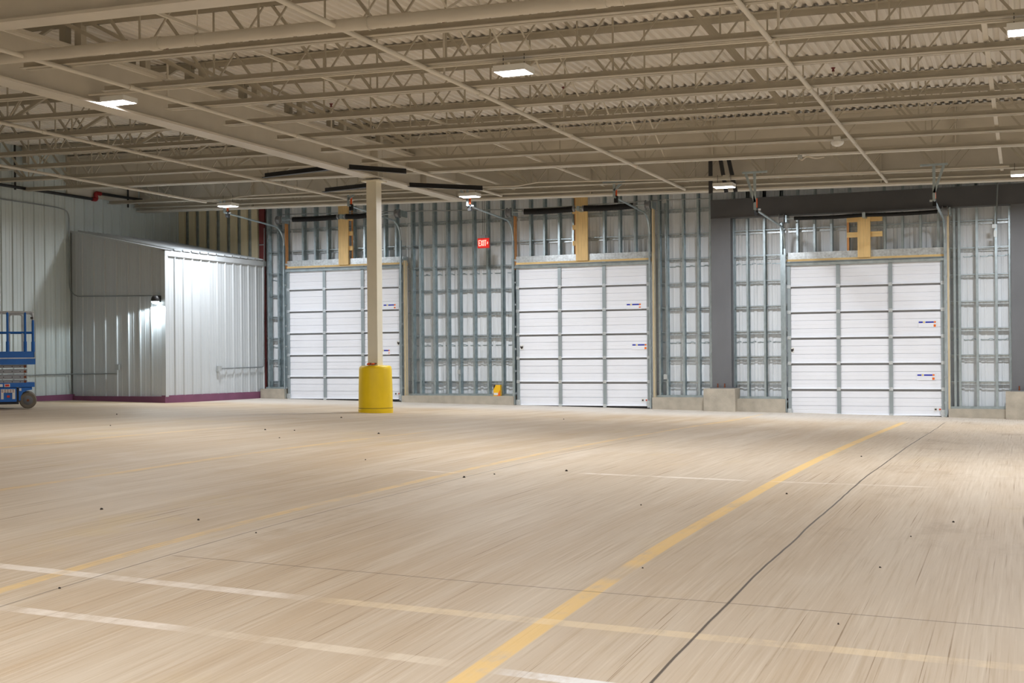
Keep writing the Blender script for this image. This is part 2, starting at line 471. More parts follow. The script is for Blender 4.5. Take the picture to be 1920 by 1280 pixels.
GX = -10.95
G1B, G1T = 4.485, 5.13
ibeam('plate_girder', (GX, YF, 0), (GX, 20.6, 0), lambda x: G1B, lambda x: G1T, .30,
      'deep cream steel girder running from overhead to the top of the column', 'girder', 'y', stiff=(20.2,))
ibeam('plate_girder', (GX, 20.62, 0), (GX, 23.85, 0), lambda x: G1B, lambda x: G1T, .30,
      'short cream girder stub reaching from the column to the edge beam', 'girder', 'y', stiff=(22.2,))
ibeam('cross_girder', (XL+.06, 21.7, 0), (XR-.05, 21.7, 0), lambda x: zc(x)+.2, lambda x: zc(x)+.9, .24,
      'deep beige cross girder closing off the ribbed deck beyond the column', 'girder', 'x', stiff=(-11.26, -10.94, -5, -1.))
ibeam('edge_beam', (XL+.06, 24.0, 0), (XR-.05, 24.0, 0), lambda x: zc(x)-.075, lambda x: zc(x)+.8, .26,
      'cream edge beam just in front of the stud wall, above the door springs', 'beam', 'x', stiff=(-16, -8, -2.4))
ibeam('cross_girder', (GX+.16, 9.35, 0), (XR-.05, 9.35, 0), lambda x: zc(x)-.05, lambda x: zc(x)+.64, .26,
      'nearest cream cross girder, cut off at the upper left corner', 'girder', 'x')

col = thing('steel_column', 'square cream steel column rising out of the yellow guard', 'column', (GX, 20.29, fz(GX, 20.29)))
cw = .1
zb0 = fz(GX, 20.29)
MB().box(GX-cw, GX+cw, 20.29-cw, 20.29+cw, zb0-.02, G1B-.055).part('shaft', M['creamlight'], col)
MB().box(GX-.18, GX+.18, 20.29-.16, 20.29+.16, G1B-.055, G1B-.032).part('cap_plate', M['creamlight'], col)

# joists --------------------------------------------------------------
JY = [11.12, 12.47, 13.71, 15.0, 16.33, 17.62, 18.96, 20.29]
JALL = [8.0, 6.7, 5.4]+JY+[22.87, 23.75]

def joist_proto(x0, x1, nodes, b0, b1, label):
    """open-web joist along X built at Y=0; local coordinates about (x0,0,zc(x0))"""
    r = thing('bar_joist', label, 'joist', (x0, 0, zc(x0)))
    dep = .915
    def P(x, k=0., y=0.): return Vector((x, y, zc(x)+k))
    def chord(xa, xb, low):
        mb = MB(); s = 1 if low else -1; k = 0 if low else dep
        for sd in (1, -1):
            mb.angle(P(xa, k, sd*.012), P(xb, k, sd*.012), .072, .008, (0, sd, 0), (0, 0, s))
        return mb
    chord(b0, b1, True).part('bottom_chord', M['joist'], r)
    chord(x0, x1, False).part('top_chord', M['joist'], r)
    half = 1.515/2
    def web(xa, ka, xb, kb, w, name):
        mb = MB(); p, q = P(xa, ka), P(xb, kb); d = (q-p).normalized(); a = Vector((0, 1, 0)); b = d.cross(a)
        mb.angle(p-a*w*.5-b*w*.3, q-a*w*.5-b*w*.3, w, .006, a, b); mb.part(name, M['joist'], r)
    for x in nodes:
        web(x-.05, .03, x-half+.03, dep-.03, .031, 'web_diagonal')
        web(x+.05, .03, x+half-.03, dep-.03, .018, 'web_diagonal')
        web(x, .05, x, dep-.04, .018, 'web_post')
    web(nodes[0]-.1, .03, x0+.25, dep-.03, .042, 'end_web')
    web(nodes[-1]+.1, .03, x1-.25, dep-.03, .042, 'end_web')
    for xe, s in ((x0, 1), (x1, -1)):
        z0 = max(.62, .62)
        mb = MB(); p = P(xe+s*.10); mb.box(p.x-.05, p.x+.05, -.05, .05, p.z+.57, p.z+dep-.005); mb.part('bearing_seat', M['joist'], r)
    return r

NR = [-8.85+1.515*k for k in range(10)]
NLf = [-13.2-1.515*k for k in range(4)]
def dup(r, Y, label):
    c = r.copy(); COL.objects.link(c); c.location.y = Y; c['label'] = label
    for ch in PK[r]:
        d = ch.copy(); COL.objects.link(d); d.parent = c
    return c
PK = {}
def jl(i, Y, side):
    w = 'right of' if side == 'R' else 'left of'
    if Y > 23.5: return 'cream open-web joist tucked against the edge beam, %s the deep girder' % w
    if Y > 22: return 'cream open-web joist between cross girder and edge beam, %s the deep girder' % w
    if Y < 11: return 'cream open-web joist overhead, %s before the front rows, %s the deep girder' % (ORD[[8.0, 6.7, 5.4].index(Y)], w)
    k = len(JY)-1-JY.index(Y)
    return 'cream open-web joist, %s in front of the beige cross girder, %s the deep girder' % (ORD[k], w)
for side in 'RL':
    if side == 'R': r0 = joist_proto(GX+.02, XR-.05, NR, -10.45, XR-.1, '')
    else: r0 = joist_proto(XL+.04, GX-.02, list(reversed(NLf)), XL+.12, -11.35, '')
    PK[r0] = [o for o in COL.objects if o.parent == r0]
    for i, Y in enumerate(JALL):
        if i == 0:
            r0.location.y = Y; r0['label'] = jl(i, Y, side); r0['group'] = 'roof joists %s the girder' % ('right of' if side == 'R' else 'left of')
        else: dup(r0, Y, jl(i, Y, side))

# bridging, pipes ------------------------------------------------------
def ypipe(name, X, y0, y1, z, r, label, cat, m='cream', coup=(), heads=(), group=None):
    t = thing(name, label, cat, (X, y0, z), group)
    MB().tube([(X, y0, z), (X, y1, z)], r, 12).part('run', M[m], t)
    for y in coup: MB().tube([(X, y-.04, z), (X, y+.04, z)], r*1.28, 12).part('coupling', M[m], t)
    for y in heads:
        h = MB().tube([(X, y, z+r), (X, y, z+.6)], .014, 8).part('sprig', M[m], t)
        MB().lathe((X, y, z+.6), [(.012, 0), (.02, .01), (.012, .03), (.03, .05), (.03, .055)], 10).part('sprinkler_head', M['red'], h)
    return t
PG = 'cream sprinkler branch pipes under the joists'
for X, y0, y1, lab, cp in ((-16.5, 8, 22.9, 'cream branch pipe nearest the left wall, ending at the doorway light', (12, 15.2, 18.4, 21.6)),
                       (-13.2, 8, 23.5, 'cream branch pipe left of the deep girder, crossing its joists', (11, 14.4, 17.8, 21.2)),
                       (-9.85, 8, 23.7, 'cream branch pipe just right of the deep girder', (12.2, 15.9, 19.7)),
                       (-6.05, 8, 23.8, 'cream branch pipe crossing below the joists in front of the middle door', (13.9, 17.2, 20.5)),
                       (-2.29, 8, 23.8, 'cream branch pipe crossing the joists toward the right-hand door', (12.5, 14.9, 19.1, 22.6))):
    ypipe('sprinkler_pipe', X, y0, y1, zc(X)-.035, .026, lab, 'pipe', coup=cp, heads=[y for y in (12.9, 16.9) if X > -11], group=PG)
mp_ = thing('sprinkler_main', 'fat cream sprinkler main running across the upper left of the roof', 'pipe', (-4, 10.5, 4.4))
p0, p1 = Vector((XL+.3, 10.5, zc(XL)-.03)), Vector((XR-.2, 10.5, zc(XR)-.03))
MB().tube([p0, p1], .06, 16).part('run', M['cream'], mp_)
for X in (-13, -8.15, -3.4, 1.4):
    z = zc(X)-.03
    MB().tube([(X-.05, 10.5, z), (X+.05, 10.5, z)], .072, 16).part('coupling', M['cream'], mp_)
for X in (-11.7, -7.65, -5.7, -3.2, -.6):
    z = zc(X)-.03
    MB().tube([Vector((X, 10.5, z))+Vector((0, math.cos(a)*.066, math.sin(a)*.066)) for a in [i*math.pi/10 for i in range(21)]]+[(X, 10.5, z+.1), (X, 10.5, zd(X))], .006, 6).part('hanger', M['cream'], mp_)
for X, lab in ((-7.65, 'thin cream bridging rod linking the joist feet near the deep girder'), (-.33, 'pale bridging bar linking the joists at the right edge of the view'),
               (-9.55, 'thin cream bridging rod beside the branch pipe at the deep girder')):
    k = .085
    w = .05 if X > -1 else .026
    MB().bar((X, 8, zc(X)+k), (X, 23.7, zc(X)+k), w, .03).top('bridging_bar', M['cream'], lab, 'bridging', 'joist bridging')
# cross bracing between joists
xb_pairs = [(-5.5, 'just right')]
cb = 0
for X, sd in xb_pairs:
    for i in range(len(JY)-1):
        ya, yb2 = JY[i], JY[i+1]
        t = thing('cross_brace', 'X-shaped thin steel bracing between %s and %s joists, %s of the middle pipe' % (ORD[len(JY)-1-i], ORD[len(JY)-2-i], sd), 'brace', (X, ya, zc(X)), 'X bracing between joists')
        for (a, b) in ((.07, .74), (.74, .07)):
            MB().bar((X+.01*(a > .5), ya+.03, zc(X)+a), (X+.01*(a > .5), yb2-.03, zc(X)+b), .018, .018).part('brace_bar', M['cream'], t)
# black kicker braces by the column
for p, q, lab in ((px(497, 334, 19.3), px(641, 317, 19.15), 'black kicker brace left of the girder in front of the column'),
                  (px(655, 318, 19.15), px(762, 326, 19.3), 'black kicker brace right of the girder in front of the column'),
                  (px(610, 361, 21.3), px(700, 351, 20.9), 'black kicker brace left of the girder behind the column'),
                  (px(768, 351, 21.45), px(905, 357, 21.5), 'black kicker brace right of the girder behind the column')):
    p, q = Vector(p), Vector(q); d = (q-p).normalized(); a = Vector((0, 0, 1)); b = d.cross(a).normalized()
    MB().angle(p, q, .09, .01, a, b).top('kicker_brace', M['brace'], lab, 'brace', 'black kicker braces')

# yellow guard ---------------------------------------------------------
gz = fz(GX, 20.29)
gd = thing('column_guard', 'round safety-yellow concrete guard around the foot of the cream column', 'bollard', (GX, 20.29, gz))
MB().lathe((GX, 20.29, gz-.015), [(.315, 0), (.318, .08), (.31, .085), (.308, .4), (.298, .8), (.288, .845), (.262, .868), (.11, .874)], 48).part('barrel', M['yellow'], gd)
MB().lathe((GX, 20.29, gz+.083), [(.3155, 0), (.3165, .003), (.3155, .006)], 48).part('base_seam', M['decaldark'], gd)
rh = thing('cable_hook', 'small rusty hook bundle lying on top of the yellow guard', 'hook', (GX+.1, 20.1, gz+.86))
for k, (dx, dy) in enumerate(((-.07, -.01), (.03, -.03), (.0, .03))):
    c = Vector((GX+.08+dx, 20.06+dy, gz+.875))
    MB().tube([c+Vector((math.cos(a)*.045, math.sin(a)*.03, .012+.012*math.sin(a+k))) for a in [i*math.pi/8 for i in range(17)]], .011, 8).part('loop', M['rust' if k < 2 else 'brace'], rh)
    MB().tube([c+Vector((-.02, -.04, .012)), c+Vector((.03, -.05, .016))], .014, 8).part('ferrule', M['orange'], rh)

# ------------------------------------------------------------------ enclosure at left
AX, AY = -16.7, 21.72
en = thing('storage_enclosure', 'lean-to room of pale ribbed metal with sloping roof in the left corner', 'enclosure', (AX, AY, fz(AX, AY)), kind='thing')
ztop = lambda x: 3.52+(AX-x)*.2
RIB2 = [(0, 0), (.30, 0), (.34, .006), (.38, 0), (.62, 0), (.66, .006), (.70, 0), (.84, 0), (.89, .03), (.97, .03)]
sheet_x('side_panel', XL+.05, AX-.03, AY, lambda x: fz(AX, AY)+.13, lambda x: ztop(x), M['sheet2'], .305, RIB2, '', '', -1, parent=en)
sheet_y('front_panel', AX, AY+.03, 25.48, lambda y: fz(AX, y)+.15, lambda y: ztop(AX), M['sheet2'], .305, RIB2, '', '', 1, parent=en)
mb = MB(); pr = ribbed(AY-.06, 25.5, .305, [(0, 0), (.8, 0), (.86, .035), (.96, .035)]); n = len(pr)
for X in (XL+.05, AX+.07): mb.v += [(X, y, ztop(X)+.02+d) for y, d in pr]
mb.f = [(i, n+i, n+i+1, i+1) for i in range(n-1)]
mb.part('roof_sheet', M['sheet2'], en)
MB().box(AX-.0, AX+.045, AY-.03, 25.48, ztop(AX)-.12, ztop(AX)+.0).part('eave_flashing', M['sheet2'], en)
mb = MB().box(XL+.05, AX+.045, AY-.045, AY-.02, 0, 1); mb.v = [(x, y, ztop(x)-.02+z*.04) for x, y, z in mb.v]; mb.part('rake_trim', M['sheet2'], en)
MB().box(AX-.06, AX+.04, AY-.045, AY+.05, fz(AX, AY)+.13, ztop(AX)).part('corner_trim', M['sheet2'], en)
mb = MB().box(XL+.1, AX-.06, AY-.06, AY+.04, 0, 1); mb.v = [(x, y, fz(x, AY)-.03 if z == 0 else fz(AX, AY)+.135) for x, y, z in mb.v]; mb.part('side_curb', M['purple'], en, 'plum painted curb under the shaded side')
mb = MB().box(AX-.06, AX+.03, AY-.06, 25.4, 0, 1); mb.v = [(x, y, fz(AX, y)-.03 if z == 0 else fz(AX, y)+.155) for x, y, z in mb.v]; mb.part('front_curb', M['purple'], en, 'plum painted curb under the bright side')
# wall-pack lamp on the shaded side
lp = px(293, 563, AY-.1)
wp = thing('wall_pack', 'dark hooded wall lamp shining down the shaded side of the enclosure', 'lamp', lp)
MB().box(lp.x-.07, lp.x+.07, AY-.09, AY-.03, lp.z-.03, lp.z+.1).part('back_box', M['brace'], wp)
MB().lathe((lp.x, AY-.13, lp.z-.02), [(.085, 0), (.09, .02), (.085, .07), (.06, .11), (.02, .125)], 20).part('hood', M['brace'], wp)
MB().lathe((lp.x, AY-.13, lp.z-.075), [(.03, 0), (.06, .012), (.078, .035), (.08, .054)], 20).part('lens', M['glow'], wp)

# ------------------------------------------------------------------ back wall framing
D = 25.34
SY0, SY1 = 25.43, 25.585        # studs front/back
def doorz(i): return (.26, .15, .01)[i]
DX = [(-15.98, -12.98), (-10.19, -7.20), (-4.36, -1.40)]
stops = [-16.66]+[v for d in DX for v in (d[0]-.06, d[1]+.06)]
TOPZ = 5.0

def stud(x, z0, z1, label, group, w=.042):
    t = thing('wall_stud', label, 'stud', (x, SY0, z0), group)
    mb = MB(); mb.chan((x, (SY0+SY1)/2, z0), (x, (SY0+SY1)/2, z1), SY1-SY0, w, .004, (0, 1, 0), (1, 0, 0)); mb.part('channel', M['zinc'], t)
    k = 0
    z = z0+.45
    slots = MB()
    while z < min(z1-.2, 4.2):
        slots.box(x-.0015, x+.0055, SY0+.06, SY0+.085, z, z+.1); z += .62; k += 1
    if k: slots.part('punched_slot', M['siding'], t, 'pale slots punched through the stud')
    return t

def stud_run(xs, z0, z1, place, group):
    for i, x in enumerate(xs):
        stud(x, z0(x), z1, 'galvanised wall stud %s, %s from its left end' % (place, ORD[i]), group)

segs = [('A', [-16.6, -16.32, -16.1], -16.66, -16.04, .5, 'between the enclosure and the first door'),
        ('B', [wx(v) for v in (772, 787, 813, 838, 860, 887, 913, 940, 961)], -12.9, -10.26, .36, 'under the exit sign'),
        ('C', [wx(v) for v in (1235, 1249, 1280, 1308, 1331)], -7.1, -5.86, .35, 'between the middle door and the dark column'),
        ('E', [wx(v) for v in (1374, 1400, 1432, 1464)], -5.5, -4.43, .33, 'between the dark column and the third door'),
        ('D', [wx(v) for v in (1788, 1797, 1830, 1866, 1892)], -1.3, -.22, .16, 'right of the third door')]
ROWS = [.64+.51*k for k in range(8)]
def girt(x0, x1, z, label, group):
    t = thing('wall_girt', label, 'girt', (x0, SY1, z), group)
    mb = MB(); mb.chan(((x0), SY1+.036, z), (x1, SY1+.036, z), .055, .034, .004, (0, 0, 1), (0, -1, 0)); mb.part('rail', M['zincbright'], t)
    mb = MB(); mb.box(x0, x1, SY0+.055, SY0+.075, z+.03, z+.042); mb.part('bridging_strip', M['zinc'], t)
for k, xs, x0, x1, zc0, place in segs:
    stud_run(xs, lambda x: zc0, TOPZ, place, 'studs '+place)
    for j, z in enumerate(ROWS):
        girt(x0, x1, z, 'horizontal girt %s, %s row up from the curb' % (place, ORD[j]), 'girts '+place)
    t = MB(); t.chan((x0, (SY0+SY1)/2, zc0), (x1, (SY0+SY1)/2, zc0), SY1-SY0+.01, .04, .003, (0, 1, 0), (0, 0, 1))
    t.top('bottom_track', M['zinc'], 'galvanised floor track on the curb '+place, 'track', 'floor tracks')
    # siding lap lines seen behind the studs
    for zz in (1.46, 3.05):
        mb = MB(); pr = ribbed(x0, x1, .305, [(0, 0), (.22, 0), (.28, .02), (.44, .02), (.5, 0), (.66, 0), (.7, .007), (.78, .007), (.82, 0)])
        n = len(pr); mb.v = [(x, YB-.012-d, zz+d*.9) for x, d in pr]+[(x, YB-.012-d, zz+.018+d*.9) for x, d in pr]
        mb.f = [(i, i+1, n+i+1, n+i) for i in range(n-1)]
        mb.top('trim_%d' % (10+len([o for o in bpy.data.objects if o.name.startswith('trim_1') or o.name.startswith('trim_2')])), M['zinc'], 'wavy lap joint of siding %s, %s of two' % (place, 'lower' if zz < 2 else 'upper'), 'trim', kind='structure')
    # curb
    mb = MB().box(x0-.03 if k != 'A' else AX+.05, x1+.03, 25.18, 25.62, 0, 1)
    mb.v = [(x, y, fz(x, y)-.06 if z == 0 else zc0) for x, y, z in mb.v]
    mb.top('concrete_curb', M['concrete'], 'low concrete curb '+place, 'curb', 'concrete curbs along the dock wall')
# far right beyond the last column
mb = MB().box(.24, XR, 25.18, 25.62, 0, 1); mb.v = [(x, y, fz(x, y)-.06 if z == 0 else .14) for x, y, z in mb.v]
mb.top('concrete_curb', M['concrete'], 'low concrete curb beyond the right-hand dark column', 'curb', 'concrete curbs along the dock wall')

# dark columns and lintel
def dcol(x0, x1, y0, zb, zt, label, pier, plabel):
    r = thing('dark_column', label, 'column', ((x0+x1)/2, y0, zb))
    xm = (x0+x1)/2
    MB().box(x0, x1, y0, y0+.02, zb, zt).part('front_flange', M['dark'], r)
    MB().box(xm-.006, xm+.006, y0+.02, y0+.2, zb, zt).part('web', M['dark'], r)
    MB().box(x0, x1, y0+.2, y0+.22, zb, zt).part('rear_flange', M['dark'], r)
    MB().box(x0-.03, x1+.05, y0-.06, y0+.24, zb-.02, zb).part('base_plate', M['dark'], r)
    for s in (-.08, .06):
        MB().lathe((xm+s, y0-.03, zb), [(.018, 0), (.018, .02), (.012, .02), (.012, .08)], 8).part('anchor_bolt', M['rust'], r, 'rusty anchor bolt')
    a, b = pier
    MB().box(a, b, 24.98, y0+.26, fz(a, 25)-.06, zb-.02).top('concrete_pier', M['concrete'], plabel, 'pier', 'concrete column piers')
dcol(-5.87, -5.47, 25.2, .56, 3.98, 'tall dark grey steel column between the middle and right doors', (-6.0, -5.36), 'stained square concrete pier under the dark grey column')
dcol(-.21, .2, 25.2, .52, 3.98, 'dark grey steel column at the right edge of the view', (-.32, .4), 'square concrete pier at the right edge of the view')
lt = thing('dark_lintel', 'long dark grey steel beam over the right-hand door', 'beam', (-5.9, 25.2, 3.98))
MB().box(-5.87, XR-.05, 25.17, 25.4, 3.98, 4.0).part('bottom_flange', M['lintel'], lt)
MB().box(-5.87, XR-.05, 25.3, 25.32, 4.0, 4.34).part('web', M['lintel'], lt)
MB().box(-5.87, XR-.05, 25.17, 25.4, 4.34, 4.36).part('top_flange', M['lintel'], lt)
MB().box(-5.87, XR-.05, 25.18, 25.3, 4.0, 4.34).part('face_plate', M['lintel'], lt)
bp_ = thing('column_bracket', 'dark A-shaped steel bracket rising above the dark column behind the lights', 'bracket', (-5.6, 23.7, 4.4))
for p, q in (((-5.5, 23.62, 4.3), (-5.5, 23.62, 5.25)), ((-5.2, 23.62, 4.3), (-5.36, 23.62, 5.25)), ((-5.02, 23.62, 4.3), (-5.22, 23.62, 5.25))):
    MB().bar(p, q, .07, .05, (0, 1, 0)).part('bracket_leg', M['brace'], bp_)
rc = thing('red_column', 'dark red primed steel post between enclosure and first door', 'column', (-16.72, 25.35, .4))
MB().chan((-16.74, 25.42, .35), (-16.74, 25.42, 5.0), .14, .07, .008, (1, 0, 0), (0, 1, 0)).part('post', M['red'], rc)
for z in (1.2, 2.1, 3.0, 3.9): MB().box(-16.81, -16.67, 25.4, 25.418, z, z+.02).part('tie_strip', M['zinc'], rc)

# ------------------------------------------------------------------ doors
DN = ['left', 'middle', 'right']
def overhead_door(i):
    x0, x1 = DX[i]; zb = doorz(i)
    nm = ('left-hand', 'middle', 'right-hand')[i]
    r = thing('door_%d' % (i+1), 'white ribbed sectional overhead door, %s of three' % nm.replace('-hand', 'most').replace('middle', 'middle one'), 'door', ((x0+x1)/2, D, zb), kind='structure')
    H = .508
    # one section profile (y, z), y negative = toward the room
    prof = [(0, 0), (-.042, .0), (-.042, .012), (-.006, .026)]
    for c in (.09, .165, .245, .325, .405):
        k = .012 if c in (.165, .325) else .003
        prof += [(-.006, c), (-.006+k, c+.003), (-.006+k, c+.003+k), (-.006, c+.007+k)]
    prof += [(-.006, .468), (.012, .471), (.012, .506), (.045, .506), (.045, 0)]
    stx = [x0+.03, x0+(x1-x0)*.333, x0+(x1-x0)*.667, x1-.03]
    for k in range(6):
        z = zb+.012+k*H
        mb = MB(); mb.sweep([Vector((x0, D, z)), Vector((x1, D, z))], prof, Vector((0, 1, 0)), Vector((0, 0, 1)))
        s = mb.part('section', M['door'], r)
        MB().box(x0+.002, x1-.002, D-.001, D+.02, z+.472, z+.505).part('joint_strip', M['liftgrey'], s, 'grey strip in the joint between door sections')
        for j, sx in enumerate(stx):
            w = .036 if j in (1, 2) else .03
            MB().box(sx-w, sx+w, D-.034, D-.004, z+.004, z+H-.004).part('stile', M['stile'], s)
            MB().box(sx-.035, sx+.035, D-.046, D-.03, z-.03, z+.035).part('hinge', M['zincbright'], s)
        if k == 0:
            MB().box(x0, x1, D-.02, D+.03, z-.03, z).part('bottom_seal', M['brace'], r, 'dark rubber bottom seal')
        SEC.setdefault(i, []).append(s)
    # stickers
    for (sx, sy, w) in STK[i]:
        p = px(sx, sy, D-.02); L_ = w
        sec = SEC[i][max(0, min(5, int((p.z-zb)/H)))]
        yy = D-.016
        MB().box(p.x, p.x+L_*.24, yy, yy+.004, p.z-.014, p.z+.014).part('sticker_bar', M['decalb'], sec, 'short dark blue printed bar')
        MB().box(p.x+L_*.38, p.x+L_*.86, yy, yy+.004, p.z-.014, p.z+.014).part('sticker_bar', M['decalb'], sec, 'long dark blue printed bar')
        MB().box(p.x+L_*.27, p.x+L_*.34, yy, yy+.004, p.z-.018, p.z+.018).part('sticker_mark', M['decaly'], sec, 'yellow printed mark')
        MB().box(p.x+L_*.87, p.x+L_*.98, yy, yy+.004, p.z-.016, p.z+.018).part('sticker_mark', M['decalo'], sec, 'orange printed mark')
        MB().box(p.x+L_*.85, p.x+L_*.98, yy-.001, yy+.004, p.z-.09, p.z-.045).part('sticker_square', M['decalo'], sec, 'small orange printed square')
        MB().box(p.x-.01, p.x+L_+.01, yy+.002, yy+.006, p.z-.1, p.z+.03).part('sticker_sheet', M['door'], sec, 'white paper backing of printed label')
    for (sx, sy) in BADGE[i]:
        p = px(sx, sy, D-.02); sec = SEC[i][max(0, min(5, int((p.z-zb)/H)))]
        yy = D-.014
        MB().box(p.x-.04, p.x+.04, yy, yy+.004, p.z-.05, p.z+.05).part('maker_badge', M['white'], sec, 'white sticker with dark crest')
        MB().poly([(p.x-.034, yy-.001, p.z+.034), (p.x-.03, yy-.001, p.z-.01), (p.x, yy-.001, p.z-.042), (p.x+.03, yy-.001, p.z-.01), (p.x+.034, yy-.001, p.z+.034), (p.x+.012, yy-.001, p.z+.02), (p.x-.012, yy-.001, p.z+.02)]).part('badge_print', M['decaldark'], sec, 'dark crest shape')
    # bottom warning stickers and corner bracket
    for sx, ml in ((x1-.2, 'white'), (x1-.12, 'white')):
        MB().box(sx, sx+.055, D-.014, D-.01, zb+.1, zb+.17).part('warning_label', M[ml], SEC[i][0], 'small white warning label')
        MB().box(sx+.01, sx+.045, D-.0155, D-.013, zb+.12, zb+.15).part('warning_print', M['decalr' if sx > x1-.15 else 'decaldark'], SEC[i][0])
    for sx in (x0+.03, x1-.03):
        MB().box(sx-.05, sx+.05, D-.05, D-.03, zb+.02, zb+.13).part('corner_bracket', M['zincbright'], SEC[i][0])
    return r
SEC = {}
STK = [[(719, 572, .31), (713, 657, .24)], [(1175, 571, .31), (1185.5, 646.5, .31)], [(1722.5, 604, .32), (1720, 703, .32)]]
BADGE = [[(747, 643)], [(978, 651)], [(1485, 656)]]
for i in range(3): overhead_door(i)

def above_door(i):
    x0, x1 = DX[i]; zb = doorz(i); nm = DN[i]
    zt = (5.0, 5.0, 3.97)[i]
    # galvanised sill channel, in two lengths either side of the pad
    pads = [(638, 656), (1082, 1104), (1609, 1633)][i]
    a, b = wx(pads[0], 25.38, 480), wx(pads[1], 25.38, 480)
    for (u, v, sd) in ((x0-.02, a, 'left'), (b, x1+.02, 'right')):
        MB().box(u, v, 25.36, 25.6, zb+3.10, zb+3.235).top('header_channel', M['zincbright'], 'spangled galvanised channel over the %s door, %s of its wooden pad' % (nm, sd), 'channel', 'channels over the doors')
    MB().box(x0-.02, x1+.02, 25.34, 25.6, zb+3.04, zb+3.1).top('header_board', M['woodh'], 'thin pine board lying along the top of the %s door' % nm, 'board', 'pine header boards')
    mb = MB(); mb.sweep([Vector((x0-.06, D-.05, zb+3.005)), Vector((x1+.02, D-.05, zb+3.005))], [(-.03, -.03), (.03, -.035), (.045, 0), (.03, .03), (-.02, .034), (-.036, .01)], Vector((0, 1, 0)), Vector((0, 0, 1)))
    mb.top('head_seal_tube', M['zinc'], 'rounded galvanised head rail across the top edge of the %s door' % nm, 'rail', 'door head rails')
    # pad
    t = thing('spring_pad', ('upright pine plank over the left door, partly behind the column', 'upright pine plank with side blocks over the middle door', 'pine plank with two cross blocks forming an H over the right door')[i], 'plank', ((a+b)/2, 25.34, zb+3.1), 'pine spring pads')
    ptop = (4.9, 4.9, 3.93)[i]
    MB().box(a, b, 25.3, 25.35, zb+3.09, ptop).part('plank', M['wood'], t)
    if i == 2:
        for zz in (3.56, 3.86):
            MB().box(a-.21, b+.22, 25.352, 25.4, zb+zz-.07+.0, zb+zz+.03).part('cross_block', M['woodh'], t)
        MB().box(a-.21, a-.17, 25.36, 25.42, zb+3.235, zb+3.8).part('side_board', M['woodo'], t, 'orange side board')
    else:
        s = -1 if i == 1 else 1
        e = a if s < 0 else b
        z = zb+3.3
        while z < 4.6:
            lo, hi = sorted((e, e+s*.09)); MB().box(lo, hi, 25.352, 25.4, z+.12, z+.22).part('side_block', M['wood'], t); z += .34
        lo, hi = sorted((e+s*.035, e+s*.06)); MB().box(lo, hi, 25.402, 25.43, zb+3.235, 4.7).part('side_board', M['woodo'], t, 'orange side board')
    # short studs and girts behind
    xs = [[566.7, 589.5, 613, 635.5, 661, 682, 720, 741], [992.8, 1019, 1046.7, 1073, 1131, 1160, 1189, 1217], [1493, 1525, 1557, 1589, 1657, 1690, 1724, 1757]][i]
    for j, v in enumerate(xs):
        stud(wx(v, 25.45, 450), zb+3.235, zt, 'short galvanised stud above the %s door, %s from the left' % (nm, ORD[j]), 'studs above the %s door' % nm)
    for j, z in enumerate([z for z in (3.19, 3.70, 4.21) if z > zb+3.3 and z < zt]):
        girt(x0-.02, x1+.02, z, 'horizontal girt above the %s door, %s row up' % (nm, ORD[j]), 'girts above the %s door' % nm)
for i in range(3): above_door(i)
# studs above the dark lintel
for i, v in enumerate((1399, 1430, 1461, 1493, 1525, 1557, 1590, 1655, 1690, 1723, 1755, 1793, 1827)):
    x = px(v, 350, 25.45).x
    MB().chan((x, (SY0+SY1)/2, 4.36), (x, (SY0+SY1)/2, 5.0), SY1-SY0, .042, .004, (0, 1, 0), (1, 0, 0)).top('wall_stud', M['zinc'], 'stud end showing above the dark lintel, number %d from the dark column' % (i+1), 'stud', 'stud ends above the dark lintel')

# wooden jambs
JAM = [(DX[0][1]+.06, .035, .26, 3.4, 'woodpale', 'pine jamb strip right of the left door, behind the column'), (DX[1][1]+.06, .035, .12, 4.35, 'woodpale', 'tall pine jamb strip right of the middle door'),
       (DX[2][1]+.06, .035, .0, 3.95, 'woodpale', 'tall pine jamb strip right of the right door'), (DX[1][0]-.045, .028, 3.1, 4.4, 'woodo', 'orange pine strip above the left corner of the middle door'),
       (DX[0][0]-.045, .022, 3.3, 4.5, 'woodo', 'narrow pine strip above the left corner of the left door')]
for x, w, z0, z1, m, lab in JAM:
    MB().box(x, x+w, 25.3, 25.42, fz(x, 25.3) if z0 < 1 else z0, z1).top('jamb_board', M[m], lab, 'board', 'pine jamb boards')

